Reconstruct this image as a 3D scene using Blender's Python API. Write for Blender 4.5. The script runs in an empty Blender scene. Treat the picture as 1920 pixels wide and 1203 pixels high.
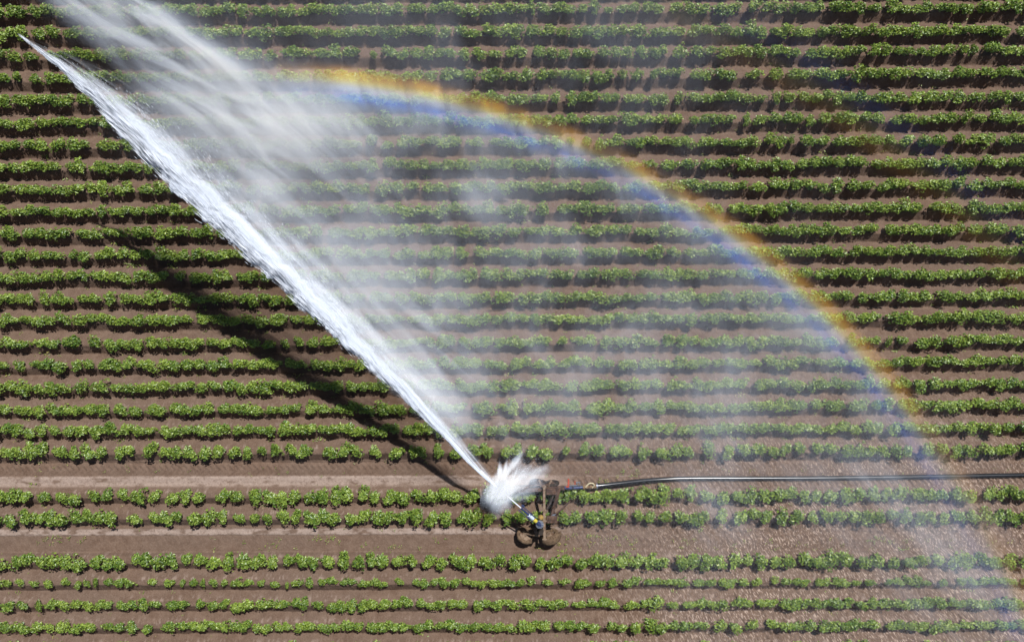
import bpy, bmesh, math, random
import numpy as np
from mathutils import Vector, Matrix

rng = np.random.default_rng(7)
random.seed(7)
SC = bpy.context.scene
COL = SC.collection

# ------------------------------------------------------------------ scale
ROW = 0.75                      # potato rows are 0.75 m apart
S = ROW / 41.0                  # metres of ground per photograph pixel
F = 1655.0                      # focal length in photograph pixels
H = F * S                       # flying height, about 30 m
HALF_W, HALF_H = 960.0, 601.5


def gp(px, py, z=0.0):
    """a spot of the photograph -> its place in the field, for something z metres up"""
    k = 1.0 - z / H
    return ((px - HALF_W) * S * k, (HALF_H - py) * S * k, z)


def gv(px, py, z=0.0):
    return Vector(gp(px, py, z))


SUN_EL = math.radians(60.0)
SUN_AZ = (0.419, 0.908)         # horizontal direction towards the sun
SUN_DIR = Vector((SUN_AZ[0] * math.cos(SUN_EL), SUN_AZ[1] * math.cos(SUN_EL), math.sin(SUN_EL)))

# ------------------------------------------------------------------ helpers


def tag(o, label=None, cat=None, group=None, kind=None):
    if label: o['label'] = label
    if cat: o['category'] = cat
    if group: o['group'] = group
    if kind: o['kind'] = kind
    return o


def link(name, me, mat=None, parent=None, smooth=False):
    o = bpy.data.objects.new(name, me)
    COL.objects.link(o)
    if mat is not None and len(me.materials) == 0:
        me.materials.append(mat)
    if parent is not None:
        o.parent = parent
    if smooth:
        me.polygons.foreach_set('use_smooth', np.ones(len(me.polygons), dtype=bool))
    return o


def np_mesh(name, V, Fc):
    """V (n,3), Fc (m,k) all faces with k corners"""
    me = bpy.data.meshes.new(name)
    V = np.asarray(V, np.float32)
    Fc = np.asarray(Fc, np.int32)
    k = Fc.shape[1]
    me.vertices.add(len(V))
    me.vertices.foreach_set('co', V.ravel())
    me.loops.add(Fc.size)
    me.loops.foreach_set('vertex_index', Fc.ravel())
    me.polygons.add(len(Fc))
    me.polygons.foreach_set('loop_start', np.arange(0, Fc.size, k, dtype=np.int32))
    me.polygons.foreach_set('loop_total', np.full(len(Fc), k, np.int32))
    me.update(calc_edges=True)
    return me


class MB:
    """collects boxes, bars, tubes and lathes into one mesh"""

    def __init__(self):
        self.v, self.f = [], []

    def add(self, vs, fs):
        b = len(self.v)
        self.v += [tuple(p) for p in vs]
        self.f += [tuple(b + i for i in f) for f in fs]

    def box(self, c, size, M=None, bev=0.0):
        sx, sy, sz = [s / 2 for s in size]
        b = min(bev, sx * .9, sy * .9, sz * .9)
        vs = []
        if b <= 0:
            for z in (-sz, sz):
                vs += [(-sx, -sy, z), (sx, -sy, z), (sx, sy, z), (-sx, sy, z)]
            fs = [(3, 2, 1, 0), (4, 5, 6, 7)] + [(i, (i + 1) % 4, 4 + (i + 1) % 4, 4 + i) for i in range(4)]
        else:
            rings = [(-sz, b), (-sz + b, 0), (sz - b, 0), (sz, b)]
            for z, q in rings:
                x, y = sx - q, sy - q
                vs += [(-x + b, -y, z), (x - b, -y, z), (x, -y + b, z), (x, y - b, z),
                       (x - b, y, z), (-x + b, y, z), (-x, y - b, z), (-x, -y + b, z)]
            fs = [tuple(range(7, -1, -1)), tuple(range(24, 32))]
            for r in range(3):
                for i in range(8):
                    fs.append((r * 8 + i, r * 8 + (i + 1) % 8, r * 8 + 8 + (i + 1) % 8, r * 8 + 8 + i))
        c = Vector(c)
        out = []
        for p in vs:
            p = Vector(p)
            if M is not None: p = M @ p
            out.append(p + c)
        self.add(out, fs)

    def bar(self, a, b, w, h, bev=0.004, up=(0, 0, 1)):
        a, b = Vector(a), Vector(b)
        d = (b - a)
        L = d.length
        x = d.normalized()
        u = Vector(up)
        if abs(x.dot(u)) > .98: u = Vector((0, 1, 0))
        y = u.cross(x).normalized()
        z = x.cross(y)
        M = Matrix((x, y, z)).transposed()
        self.box((a + b) / 2, (L, w, h), M, bev)

    def tube(self, pts, r, n=12, cap=True):
        pts = [Vector(p) for p in pts]
        rs = r if isinstance(r, (list, tuple)) else [r] * len(pts)
        vs, fs = [], []
        prev = None
        for i, p in enumerate(pts):
            t = (pts[min(i + 1, len(pts) - 1)] - pts[max(i - 1, 0)]).normalized()
            if prev is None:
                u = Vector((0, 0, 1)) if abs(t.z) < .9 else Vector((1, 0, 0))
                prev = (u - t * u.dot(t)).normalized()
            else:
                prev = (prev - t * prev.dot(t)).normalized()
            w = t.cross(prev)
            for k in range(n):
                a = 2 * math.pi * k / n
                vs.append(p + (prev * math.cos(a) + w * math.sin(a)) * rs[i])
        for i in range(len(pts) - 1):
            for k in range(n):
                fs.append((i * n + k, i * n + (k + 1) % n, (i + 1) * n + (k + 1) % n, (i + 1) * n + k))
        if cap:
            fs.append(tuple(range(n - 1, -1, -1)))
            fs.append(tuple((len(pts) - 1) * n + k for k in range(n)))
        self.add(vs, fs)

    def ring(self, c, axis, R, r, n=32, m=10, lug=0.0, squash=1.0):
        """a tyre: a torus about axis, with lugs"""
        c, ax = Vector(c), Vector(axis).normalized()
        u = Vector((0, 0, 1)) if abs(ax.z) < .9 else Vector((1, 0, 0))
        u = (u - ax * u.dot(ax)).normalized()
        w = ax.cross(u)
        vs, fs = [], []
        for i in range(n):
            a = 2 * math.pi * i / n
            e = u * math.cos(a) + w * math.sin(a)
            for k in range(m):
                b = 2 * math.pi * k / m
                rr = r * (1 + (lug if (i + (k > m / 2)) % 2 else 0)) * (1 + random.uniform(-1, 1) * lug * .9)
                vs.append(c + e * (R + rr * math.cos(b)) + ax * (rr * squash * math.sin(b)))
        for i in range(n):
            for k in range(m):
                fs.append((i * m + k, ((i + 1) % n) * m + k, ((i + 1) % n) * m + (k + 1) % m, i * m + (k + 1) % m))
        self.add(vs, fs)

    def lathe(self, c, axis, prof, n=24):
        """prof: [(along, radius)...]"""
        c, ax = Vector(c), Vector(axis).normalized()
        u = Vector((0, 0, 1)) if abs(ax.z) < .9 else Vector((1, 0, 0))
        u = (u - ax * u.dot(ax)).normalized()
        w = ax.cross(u)
        vs, fs = [], []
        for (h, r) in prof:
            for k in range(n):
                a = 2 * math.pi * k / n
                vs.append(c + ax * h + (u * math.cos(a) + w * math.sin(a)) * r)
        for i in range(len(prof) - 1):
            for k in range(n):
                fs.append((i * n + k, i * n + (k + 1) % n, (i + 1) * n + (k + 1) % n, (i + 1) * n + k))
        fs.append(tuple(range(n - 1, -1, -1)))
        fs.append(tuple((len(prof) - 1) * n + k for k in range(n)))
        self.add(vs, fs)

    def build(self, name, mat, parent=None, smooth=False):
        me = bpy.data.meshes.new(name)
        off = Vector(parent.location) if parent is not None and parent.parent is None else Vector((0, 0, 0))
        if parent is not None and parent.parent is not None:
            off = Vector(parent.parent.location)
        me.from_pydata([tuple(Vector(p) - off) for p in self.v], [], self.f)
        me.update()
        o = link(name, me, mat, parent)
        if smooth:
            me.polygons.foreach_set('use_smooth', np.ones(len(me.polygons), dtype=bool))
            try:
                me.set_sharp_from_angle(angle=math.radians(40))
            except Exception:
                pass
        return o


def empty(name, loc):
    o = bpy.data.objects.new(name, None)
    o.empty_display_size = .3
    COL.objects.link(o)
    o.location = loc
    return o


# numpy value noise -------------------------------------------------
def vnoise(x, y, seed=0):
    xi, yi = np.floor(x).astype(np.int64), np.floor(y).astype(np.int64)
    fx, fy = x - xi, y - yi
    fx = fx * fx * (3 - 2 * fx)
    fy = fy * fy * (3 - 2 * fy)

    def h(a, b):
        n = (a * 374761393 + b * 668265263 + seed * 974634777) & 0xffffffff
        n = ((n ^ (n >> 13)) * 1274126177) & 0xffffffff
        n = n ^ (n >> 16)
        return (n & 0xffff) / 65535.0
    return (h(xi, yi) * (1 - fx) + h(xi + 1, yi) * fx) * (1 - fy) + (h(xi, yi + 1) * (1 - fx) + h(xi + 1, yi + 1) * fx) * fy


def fbm(x, y, seed=0, o=3):
    s, a, t = 0, .5, 0
    for i in range(o):
        s = s + a * vnoise(x * 2 ** i + 17.3 * i, y * 2 ** i - 9.1 * i, seed + i)
        t += a
        a *= .5
    return s / t


def sstep(a, b, x):
    t = np.clip((x - a) / (b - a), 0, 1)
    return t * t * (3 - 2 * t)


# ------------------------------------------------------------------ shader expression helper
class NT:
    def __init__(self, tree):
        self.t = tree
        tree.nodes.clear()

    def n(self, typ, **kw):
        nd = self.t.nodes.new(typ)
        for k, v in kw.items():
            setattr(nd, k, v)
        return nd

    def link(self, a, b):
        self.t.links.new(a.s if isinstance(a, E) else a, b)

    def val(self, x):
        nd = self.n('ShaderNodeValue')
        nd.outputs[0].default_value = x
        return E(self, nd.outputs[0])

    def m(self, op, *args, clamp=False):
        nd = self.n('ShaderNodeMath', operation=op, use_clamp=clamp)
        for i, a in enumerate(args):
            if isinstance(a, E): self.t.links.new(a.s, nd.inputs[i])
            else: nd.inputs[i].default_value = float(a)
        return E(self, nd.outputs[0])

    def smooth(self, x, a, b, to0=0.0, to1=1.0):
        nd = self.n('ShaderNodeMapRange', interpolation_type='SMOOTHSTEP')
        self.t.links.new(x.s, nd.inputs[0])
        for i, v in enumerate((a, b, to0, to1)):
            if isinstance(v, E): self.t.links.new(v.s, nd.inputs[i + 1])
            else: nd.inputs[i + 1].default_value = v
        return E(self, nd.outputs[0])

    def noise(self, vec, scale, detail=2.0, rough=.5, dist=0.0):
        nd = self.n('ShaderNodeTexNoise')
        nd.inputs['Scale'].default_value = scale
        nd.inputs['Detail'].default_value = detail
        nd.inputs['Roughness'].default_value = rough
        nd.inputs['Distortion'].default_value = dist
        if vec is not None: self.link(vec, nd.inputs['Vector'])
        return E(self, nd.outputs[0])

    def comb(self, x, y, z):
        nd = self.n('ShaderNodeCombineXYZ')
        for i, a in enumerate((x, y, z)):
            if isinstance(a, E): self.t.links.new(a.s, nd.inputs[i])
            else: nd.inputs[i].default_value = float(a)
        return E(self, nd.outputs[0])

    def mixc(self, fac, a, b):
        nd = self.n('ShaderNodeMix', data_type='RGBA')
        for sock, v in ((nd.inputs[0], fac), (nd.inputs[6], a), (nd.inputs[7], b)):
            if isinstance(v, E): self.t.links.new(v.s, sock)
            elif isinstance(v, (int, float)): sock.default_value = v
            else: sock.default_value = (*v, 1)
        return E(self, nd.outputs[2])


class E:
    def __init__(self, nt, s): self.nt, self.s = nt, s
    def __add__(self, o): return self.nt.m('ADD', self, o)
    __radd__ = __add__
    def __mul__(self, o): return self.nt.m('MULTIPLY', self, o)
    __rmul__ = __mul__
    def __sub__(self, o): return self.nt.m('SUBTRACT', self, o)
    def __rsub__(self, o): return self.nt.m('SUBTRACT', o, self)
    def __truediv__(self, o): return self.nt.m('DIVIDE', self, o)
    def __pow__(self, o): return self.nt.m('POWER', self, o)
    def exp(self): return self.nt.m('EXPONENT', self)
    def sqrt(self): return self.nt.m('SQRT', self)
    def max(self, o): return self.nt.m('MAXIMUM', self, o)
    def min(self, o): return self.nt.m('MINIMUM', self, o)


def mat(name):
    m = bpy.data.materials.new(name)
    m.use_nodes = True
    nt = NT(m.node_tree)
    out = nt.n('ShaderNodeOutputMaterial')
    return m, nt, out


def principled(nt, out, col=(.5, .5, .5), rough=.6, metal=0.0, spec=.5):
    b = nt.n('ShaderNodeBsdfPrincipled')
    if isinstance(col, E): nt.link(col, b.inputs['Base Color'])
    else: b.inputs['Base Color'].default_value = (*col, 1)
    if isinstance(rough, E): nt.link(rough, b.inputs['Roughness'])
    else: b.inputs['Roughness'].default_value = rough
    b.inputs['Metallic'].default_value = metal
    b.inputs['Specular IOR Level'].default_value = spec
    nt.link(b.outputs[0], out.inputs['Surface'])
    return b


def objco(nt):
    return E(nt, nt.n('ShaderNodeTexCoord').outputs['Object'])


def worn(name, c1, c2, scale=14, rough=.6, metal=0.0, spec=.4, thr=(.45, .6), bump=.3):
    m, nt, out = mat(name)
    co = objco(nt)
    f = nt.smooth(nt.noise(co, scale, 5, .65), thr[0], thr[1])
    g = nt.noise(co, scale * 4, 3)
    col = nt.mixc(f, c1, c2)
    col = nt.mixc(g * .35, col, tuple(x * .45 for x in c1))
    b = principled(nt, out, col, rough, metal, spec)
    bp = nt.n('ShaderNodeBump')
    bp.inputs['Strength'].default_value = bump
    bp.inputs['Distance'].default_value = .01
    nt.link(g, bp.inputs['Height'])
    nt.link(bp.outputs[0], b.inputs['Normal'])
    return m


# ------------------------------------------------------------------ materials
def soil_material():
    m, nt, out = mat('soil')
    co = objco(nt)
    dry = nt.n('ShaderNodeAttribute', attribute_name='dry')
    dryf = E(nt, dry.outputs['Fac'])
    wet = nt.n('ShaderNodeAttribute', attribute_name='wet')
    wet_shadef = E(nt, wet.outputs['Fac'])
    big = nt.noise(co, .35, 3, .6)
    mid = nt.noise(co, 3.2, 4, .6)
    fine = nt.noise(co, 26, 4, .7)
    grit = nt.noise(co, 70, 2, .6)
    c = nt.mixc(nt.smooth(mid, .3, .7), SOIL_A, SOIL_B)
    c = nt.mixc(nt.smooth(big, .35, .65) * .45, c, SOIL_C)
    c = nt.mixc(nt.smooth(fine, .5, .78) * .6, c, (.235, .175, .145))
    c = nt.mixc(nt.smooth(fine, .5, .25) * .55, c, (.075, .045, .034))
    c = nt.mixc(nt.smooth(grit, .66, .76) * .5, c, (.34, .27, .225))
    crumb = E(nt, nt.n('ShaderNodeAttribute', attribute_name='crumb').outputs['Fac'])
    sx = nt.n('ShaderNodeSeparateXYZ')
    nt.link(co, sx.inputs[0])
    cx, cyy = E(nt, sx.outputs[0]), E(nt, sx.outputs[1])
    st = nt.noise(nt.comb(cx * 19.0 + cyy * 7.0, cyy * 8.5, 0.0), 1.0, 3, .6, .3)
    sp = nt.smooth(st, .52, .64) * (.06 + .94 * crumb)
    c = nt.mixc(sp * .9, c, (.40, .31, .255))
    c = nt.mixc(nt.smooth(st, .44, .30) * crumb * .5, c, (.085, .052, .040))
    dm = nt.m('MULTIPLY', dryf, nt.smooth(nt.noise(co, 11, 4, .7), .2, .55), clamp=True)
    c = nt.mixc(dm, c, nt.mixc(fine, (.20, .145, .118), (.44, .35, .30)))
    c = nt.mixc(wet_shadef * .75, c, (.06, .036, .026))  # dark tone for damp soil and the shade of the spray
    b = principled(nt, out, c, .95, 0, .15)
    bp = nt.n('ShaderNodeBump')
    bp.inputs['Strength'].default_value = .9
    bp.inputs['Distance'].default_value = .02
    nt.link(fine + grit * .5, bp.inputs['Height'])
    nt.link(bp.outputs[0], b.inputs['Normal'])
    return m


SOIL_A, SOIL_B, SOIL_C = (.116, .073, .051), (.164, .110, .080), (.140, .099, .076)


def leaf_material(name, dark, light, yellow, ylo=.93):
    m, nt, out = mat(name)
    g = nt.n('ShaderNodeNewGeometry')
    r = E(nt, g.outputs['Random Per Island'])
    oi = nt.n('ShaderNodeObjectInfo')
    co = E(nt, g.outputs['Position'])
    patch = nt.noise(co, 1.1, 2)
    k = nt.m('ADD', r * .7, (patch - .5) * .9, clamp=True)
    c = nt.mixc(k, dark, light)
    c = nt.mixc(nt.smooth(r, ylo, ylo + .03), c, yellow)
    b = principled(nt, out, c, .36, 0, .6)
    tr = nt.n('ShaderNodeBsdfTranslucent')
    nt.link(nt.mixc(.6, c, tuple(min(1, x * 1.5) for x in light)), tr.inputs['Color'])
    mx = nt.n('ShaderNodeMixShader')
    mx.inputs[0].default_value = .16
    nt.link(b.outputs[0], mx.inputs[1])
    nt.link(tr.outputs[0], mx.inputs[2])
    nt.link(mx.outputs[0], out.inputs['Surface'])
    return m


def water_material(name, alpha, col=(.86, .89, .94)):
    """aerated water: a bulk of white drops, so its shading follows the bulk more than the single thread"""
    m, nt, out = mat(name)
    g = nt.n('ShaderNodeNewGeometry')
    mixn = nt.n('ShaderNodeVectorMath', operation='MULTIPLY_ADD')
    nt.link(g.outputs['Normal'], mixn.inputs[0])
    mixn.inputs[1].default_value = (.4, .4, .4)
    mixn.inputs[2].default_value = (.15, .33, .75)
    nn = nt.n('ShaderNodeVectorMath', operation='NORMALIZE')
    nt.link(mixn.outputs[0], nn.inputs[0])
    d = nt.n('ShaderNodeBsdfDiffuse')
    d.inputs['Color'].default_value = (*col, 1)
    nt.link(nn.outputs[0], d.inputs['Normal'])
    t = nt.n('ShaderNodeBsdfTranslucent')
    t.inputs['Color'].default_value = (*col, 1)
    mx = nt.n('ShaderNodeMixShader')
    mx.inputs[0].default_value = .3
    nt.link(d.outputs[0], mx.inputs[1])
    nt.link(t.outputs[0], mx.inputs[2])
    tp = nt.n('ShaderNodeBsdfTransparent')
    m2 = nt.n('ShaderNodeMixShader')
    m2.inputs[0].default_value = alpha
    nt.link(tp.outputs[0], m2.inputs[1])
    nt.link(mx.outputs[0], m2.inputs[2])
    nt.link(m2.outputs[0], out.inputs['Surface'])
    return m


def foam_material(name, base, lo, hi, seed, col=(.80, .86, .96), ends=True):
    """sheets of broken white water: streaks along the flow, torn at the edges"""
    m, nt, out = mat(name)

    def at(nm):
        return E(nt, nt.n('ShaderNodeAttribute', attribute_name=nm).outputs['Fac'])
    u, a, f = at('flow'), at('across'), at('fade')
    # streaks drift to the right as the water ages
    n1 = nt.noise(nt.comb(u * .36 + seed, (a - u * .055) * 4.6, seed * 1.7), 1.0, 4, .55, .7)
    n2 = nt.noise(nt.comb(u * 1.15 + seed, (a - u * .05) * 12.0, seed * 3.1), 1.0, 3, .55, .6)
    n3 = nt.noise(nt.comb(u * 7.0 + seed, a * 9.0, seed * 2.3), 1.0, 3, .6, .6)
    k = n1 * .60 + n2 * .33 + n3 * .07
    al = nt.smooth(k, lo, hi) * base * f
    al = nt.m('MINIMUM', al, .97)
    bp = nt.n('ShaderNodeBump')
    bp.inputs['Strength'].default_value = .38
    bp.inputs['Distance'].default_value = .22
    nt.link(n2 * .8 + n3 * .3, bp.inputs['Height'])
    mixn = nt.n('ShaderNodeVectorMath', operation='MULTIPLY_ADD')
    nt.link(bp.outputs[0], mixn.inputs[0])
    mixn.inputs[1].default_value = (.75, .75, .75)
    mixn.inputs[2].default_value = (.10, .22, .6)
    nn = nt.n('ShaderNodeVectorMath', operation='NORMALIZE')
    nt.link(mixn.outputs[0], nn.inputs[0])
    d = nt.n('ShaderNodeBsdfDiffuse')
    d.inputs['Color'].default_value = (*col, 1)
    nt.link(nn.outputs[0], d.inputs['Normal'])
    t = nt.n('ShaderNodeBsdfTranslucent')
    t.inputs['Color'].default_value = (*col, 1)
    mx = nt.n('ShaderNodeMixShader')
    mx.inputs[0].default_value = .25
    nt.link(d.outputs[0], mx.inputs[1])
    nt.link(t.outputs[0], mx.inputs[2])
    tp = nt.n('ShaderNodeBsdfTransparent')
    m2 = nt.n('ShaderNodeMixShader')
    nt.link(al, m2.inputs[0])
    nt.link(tp.outputs[0], m2.inputs[1])
    nt.link(mx.outputs[0], m2.inputs[2])
    nt.link(m2.outputs[0], out.inputs['Surface'])
    return m


SOIL = soil_material()
LEAF = leaf_material('potato_leaf', (.070, .138, .018), (.338, .432, .070), (.24, .30, .05), .955)
WEED = leaf_material('weed_leaf', (.15, .22, .04), (.30, .36, .08), (.38, .36, .10), .8)
STEM = worn('plant_stem', (.10, .14, .04), (.14, .15, .05), 20)

# ------------------------------------------------------------------ crop rows, read from the photograph
# (y of the canopy at the left edge, at the right edge, size, gaps as x or (x, width))
ROWS = [
    (-20, -30, 1.0, []),
    (21, 11, 1.0, [53, 122, 443, 491, 555, 757, 798, 870, 992, 1005, 1081, 1126, (1156, 12), 1201, (1256, 9), (1335, 14), 1394, 1429, 1626, 1662, 1802]),
    (61, 56, 1.0, [(58, 9), 111, 152, (458, 8), 850, (903, 9), (1015, 8), (1186, 9), (1344, 9), (1898, 11)]),
    (103, 93, 1.0, [37, (78, 14), 149, 490, 527, 586, (680, 24), (716, 14), 790, (883, 8), (944, 8), 991, 1026, 1068, 1145, 1189, 1258, (1295, 8), 1440, (1506, 9), (1628, 8), 1718, 1795, 1820, (1845, 10), (1907, 10)]),
    (146, 135, 1.0, [20, 44, 83, 255, 350, 700, 793, 895, 1000, 1156, 1183, (1212, 8), (1235, 8), (1288, 8), (1392, 12), (1432, 8), (1475, 12), (1837, 8)]),
    (188, 180, 1.0, [165, 253, 560, (1024, 9), 1056, 1127, 1168, (1258, 11), (1290, 9), 1415, 1444, (1468, 8), (1702, 8), 1763, 1815, 1852, (1900, 9)]),
    (230, 219, 1.0, [326, 520, 760, 1160, 1250, 1288, 1353, 1388, 1414, 1468, 1532, 1615, (1667, 13), 1798, 1828]),
    (272, 261, 1.0, [(88, 10), 125, 172, 440, (680, 8), 711, 741, 873, 910, (1062, 8), (1082, 11), 1112, 1143, 1304, 1350, (1431, 8), 1475, 1495, 1556, 1658, 1690, 1744, 1783, 1812, (1866, 9)]),
    (313, 303, 1.0, [37, (117, 8), (165, 10), 455, (520, 8), (575, 8), (716, 10), 828, 1105, (1202, 12), (1240, 12), 1306, 1839]),
    (354, 345, 1.0, [(100, 8), 160, 252, 310, 457, 488, (700, 9), 764, 838, 1160, (1407, 13), 1560, 1640, 1839]),
    (396, 388, 1.0, [93, 136, 200, 317, 480, 640, 840, 998, (1036, 8), 1207, (1315, 7), (1362, 7), (1740, 12), (1810, 8)]),
    (437, 429, 1.0, [40, 134, 192, 239, 610, 780, (976, 7), (1063, 12), (1292, 11), 1345, 1570, 1655, (1817, 8), 1895]),
    (478, 470, 1.0, [122, 147, 632, 735, (880, 14), 992, 1087, (1278, 10), (1590, 10), 1772]),
    (519, 511, 1.0, [79, 120, 170, 323, 350, (440, 8), 715, 1080, 1190, 1550]),
    (560, 554, .98, [24, 68, 93, (138, 8), (192, 8), (393, 8), (440, 8), 530, 590, 690, 765, 1040, 1088, (1236, 9), 1445, 1605, (1760, 10)]),
    (600, 594, .96, [(105, 10), 360, 480, 565, (760, 8), 1583, (1660, 20), (1726, 8)]),
    (643, 638, .94, [(58, 13), (157, 7), 190, 247, 387, 436, 485, 520, 545, 573, (1040, 9), 1070, 1125, 1178, (1240, 11), (1580, 19), 1627, 1657, 1677, (1715, 14)]),
    (685, 677, .94, [17, (51, 8), (124, 12), 179, 250, 385, (528, 8), (575, 8), (1000, 9), 1155, 1240, 1405, (1645, 9), 1890]),
    (726, 718, .94, [80, 135, (170, 14), 233, 322, 577, (780, 8), 984, (1060, 10), (1155, 8), (1250, 8), (1408, 9), 1510, 1648, 1740, 1843]),
    (769, 758, .92, [85, 178, 235, 273, 402, (520, 8), 568, 617, 700, 762, (878, 14), (930, 8), (976, 8), (1040, 8), (1092, 10), 1152, 1363, 1542, 1588, 1655, 1870]),
    (807, 801, .92, [(113, 7), 193, 292, 436, 520, 686, 750, 1225, 1315, 1452, (1688, 7), 1810, 1880]),
    (848, 843, .92, [96, 260, 426, 480, (503, 7), 532, (595, 24), (680, 9), 725, 760, 805, 837, 875, 930, (1048, 14), (1076, 8), 1137, 1190, 1225, (1312, 8), (1352, 8), (1518, 9), (1573, 8), 1722, (1838, 8), 1910]),
    (931, 926, .96, [(66, 10), (157, 7), (243, 12), 303, (394, 17), 462, 747, (873, 9), 1340, 1705, 1838]),
    (971, 968, .94, [(33, 7), (227, 13), (273, 10), (345, 10), 434, 462, 488, 514, 645, 742, (853, 8), (932, 10), (990, 10), (1097, 7), 1180, 1230, 1265, 1337, 1370, (1510, 8)]),
    (1054, 1051, .98, [(12, 7), 162, 236, 387, 440, 660, 707, 760, 787, 898, 1183, 1260, (1603, 11), (1660, 7), 1748, (1832, 8)]),
    (1095, 1091, .66, [20, 46, 73, (103, 8), (132, 11), 155, (168, 8), (188, 10), (260, 22), (298, 8), (330, 8), (350, 8), 372, 385, 410, (432, 8), 475, (500, 8), 530, 545, 590, 630, 690, (735, 8), (765, 10), (1010, 11), (1045, 10), 1075, (1114, 10), 1160, 1205, 1240, 1298, (1408, 10), (1437, 9), 1525, 1617, (1655, 14), 1715, 1753, (1790, 13)]),
    (1135, 1132, .82, [(24, 8), (60, 9), 82, 152, 211, (255, 10), (304, 10), (359, 8), 385, 475, 540, 580, 610, 690, 754, (880, 9), (975, 14), (1072, 16), (1170, 11), 1248, (1280, 12), (1370, 13), 1777]),
    (1177, 1173, .82, [80, 120, 130, (183, 8), (258, 9), (296, 25), 471, 550, 685, (770, 8), (878, 9), 965, (1037, 9), (1130, 9), 1160, (1207, 8), 1297, (1335, 10), (1395, 12), (1430, 13), 1508, 1660, 1808]),
    (1218, 1214, .85, []),
    (1259, 1255, .9, []),
    (1300, 1296, .9, []),
]
for i in range(1, 7):            # rows beyond the top of the frame
    ROWS.insert(0, (-20 - 41 * i, -30 - 41 * i, 1.0, []))
for i in range(1, 4):
    ROWS.append((1300 + 41 * i, 1296 + 41 * i, .9, []))

CAN_Z = .50                      # height at which the canopy line was read


def row_y(r, x):
    """ground y of row r at ground x"""
    yl, yr = gp(0, r[0], CAN_Z)[1], gp(0, r[1], CAN_Z)[1]
    t = (x + HALF_W * S) / (2 * HALF_W * S)
    return yl + (yr - yl) * t


# ------------------------------------------------------------------ ground
def graded(lo, hi, step, margin):
    a = list(np.arange(lo, hi + step / 2, step))
    s = step
    left, right = [], []
    x = hi
    while x < margin:
        s = min(s * 1.35, 120)
        x += s
        right.append(x)
    s = step
    x = lo
    while x > -margin:
        s = min(s * 1.35, 120)
        x -= s
        left.append(x)
    return np.array(left[::-1] + a + right)


def soil_height(X, Y):
    Z = np.zeros_like(X)
    px = X / S + HALF_W
    rows_top = row_y(ROWS[0], 0) + .4
    rows_bot = row_y(ROWS[-1], 0) - .4
    wob = (fbm(X * .8, Y * .8, 3) - .5) * .06
    for r in ROWS:
        d = np.abs(Y + wob - row_y(r, X))
        Z = np.maximum(Z, .265 * np.clip(1 - (d - .10) / .255, 0, 1))
    # flat wheel tracks
    inside = (Y < rows_top) & (Y > rows_bot)
    Z = np.where(inside, Z, .12)
    right = sstep(1040, 1110, px)
    crum = sstep(900, 1500, px) * sstep(2.0, -6.0, Y) * .8 + .25
    Z += (fbm(X * 7, Y * 7, 11, 3) - .5) * .035
    Z += (fbm(X * 16, Y * 16, 21, 3) - .5) * .05 * crum
    clod = np.clip(fbm(X * 11 + Y * 3, Y * 6, 31, 2) - .56, 0, 1) * .22 * crum
    Z += clod * 1.3
    return Z


def track_lines(X, Y):
    """returns offsets in photograph pixels from the left end of each wheel track line"""
    px = X / S + HALF_W
    py = HALF_H - Y / S
    up = py + px * (6 / 1920.)
    return px, up


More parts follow.
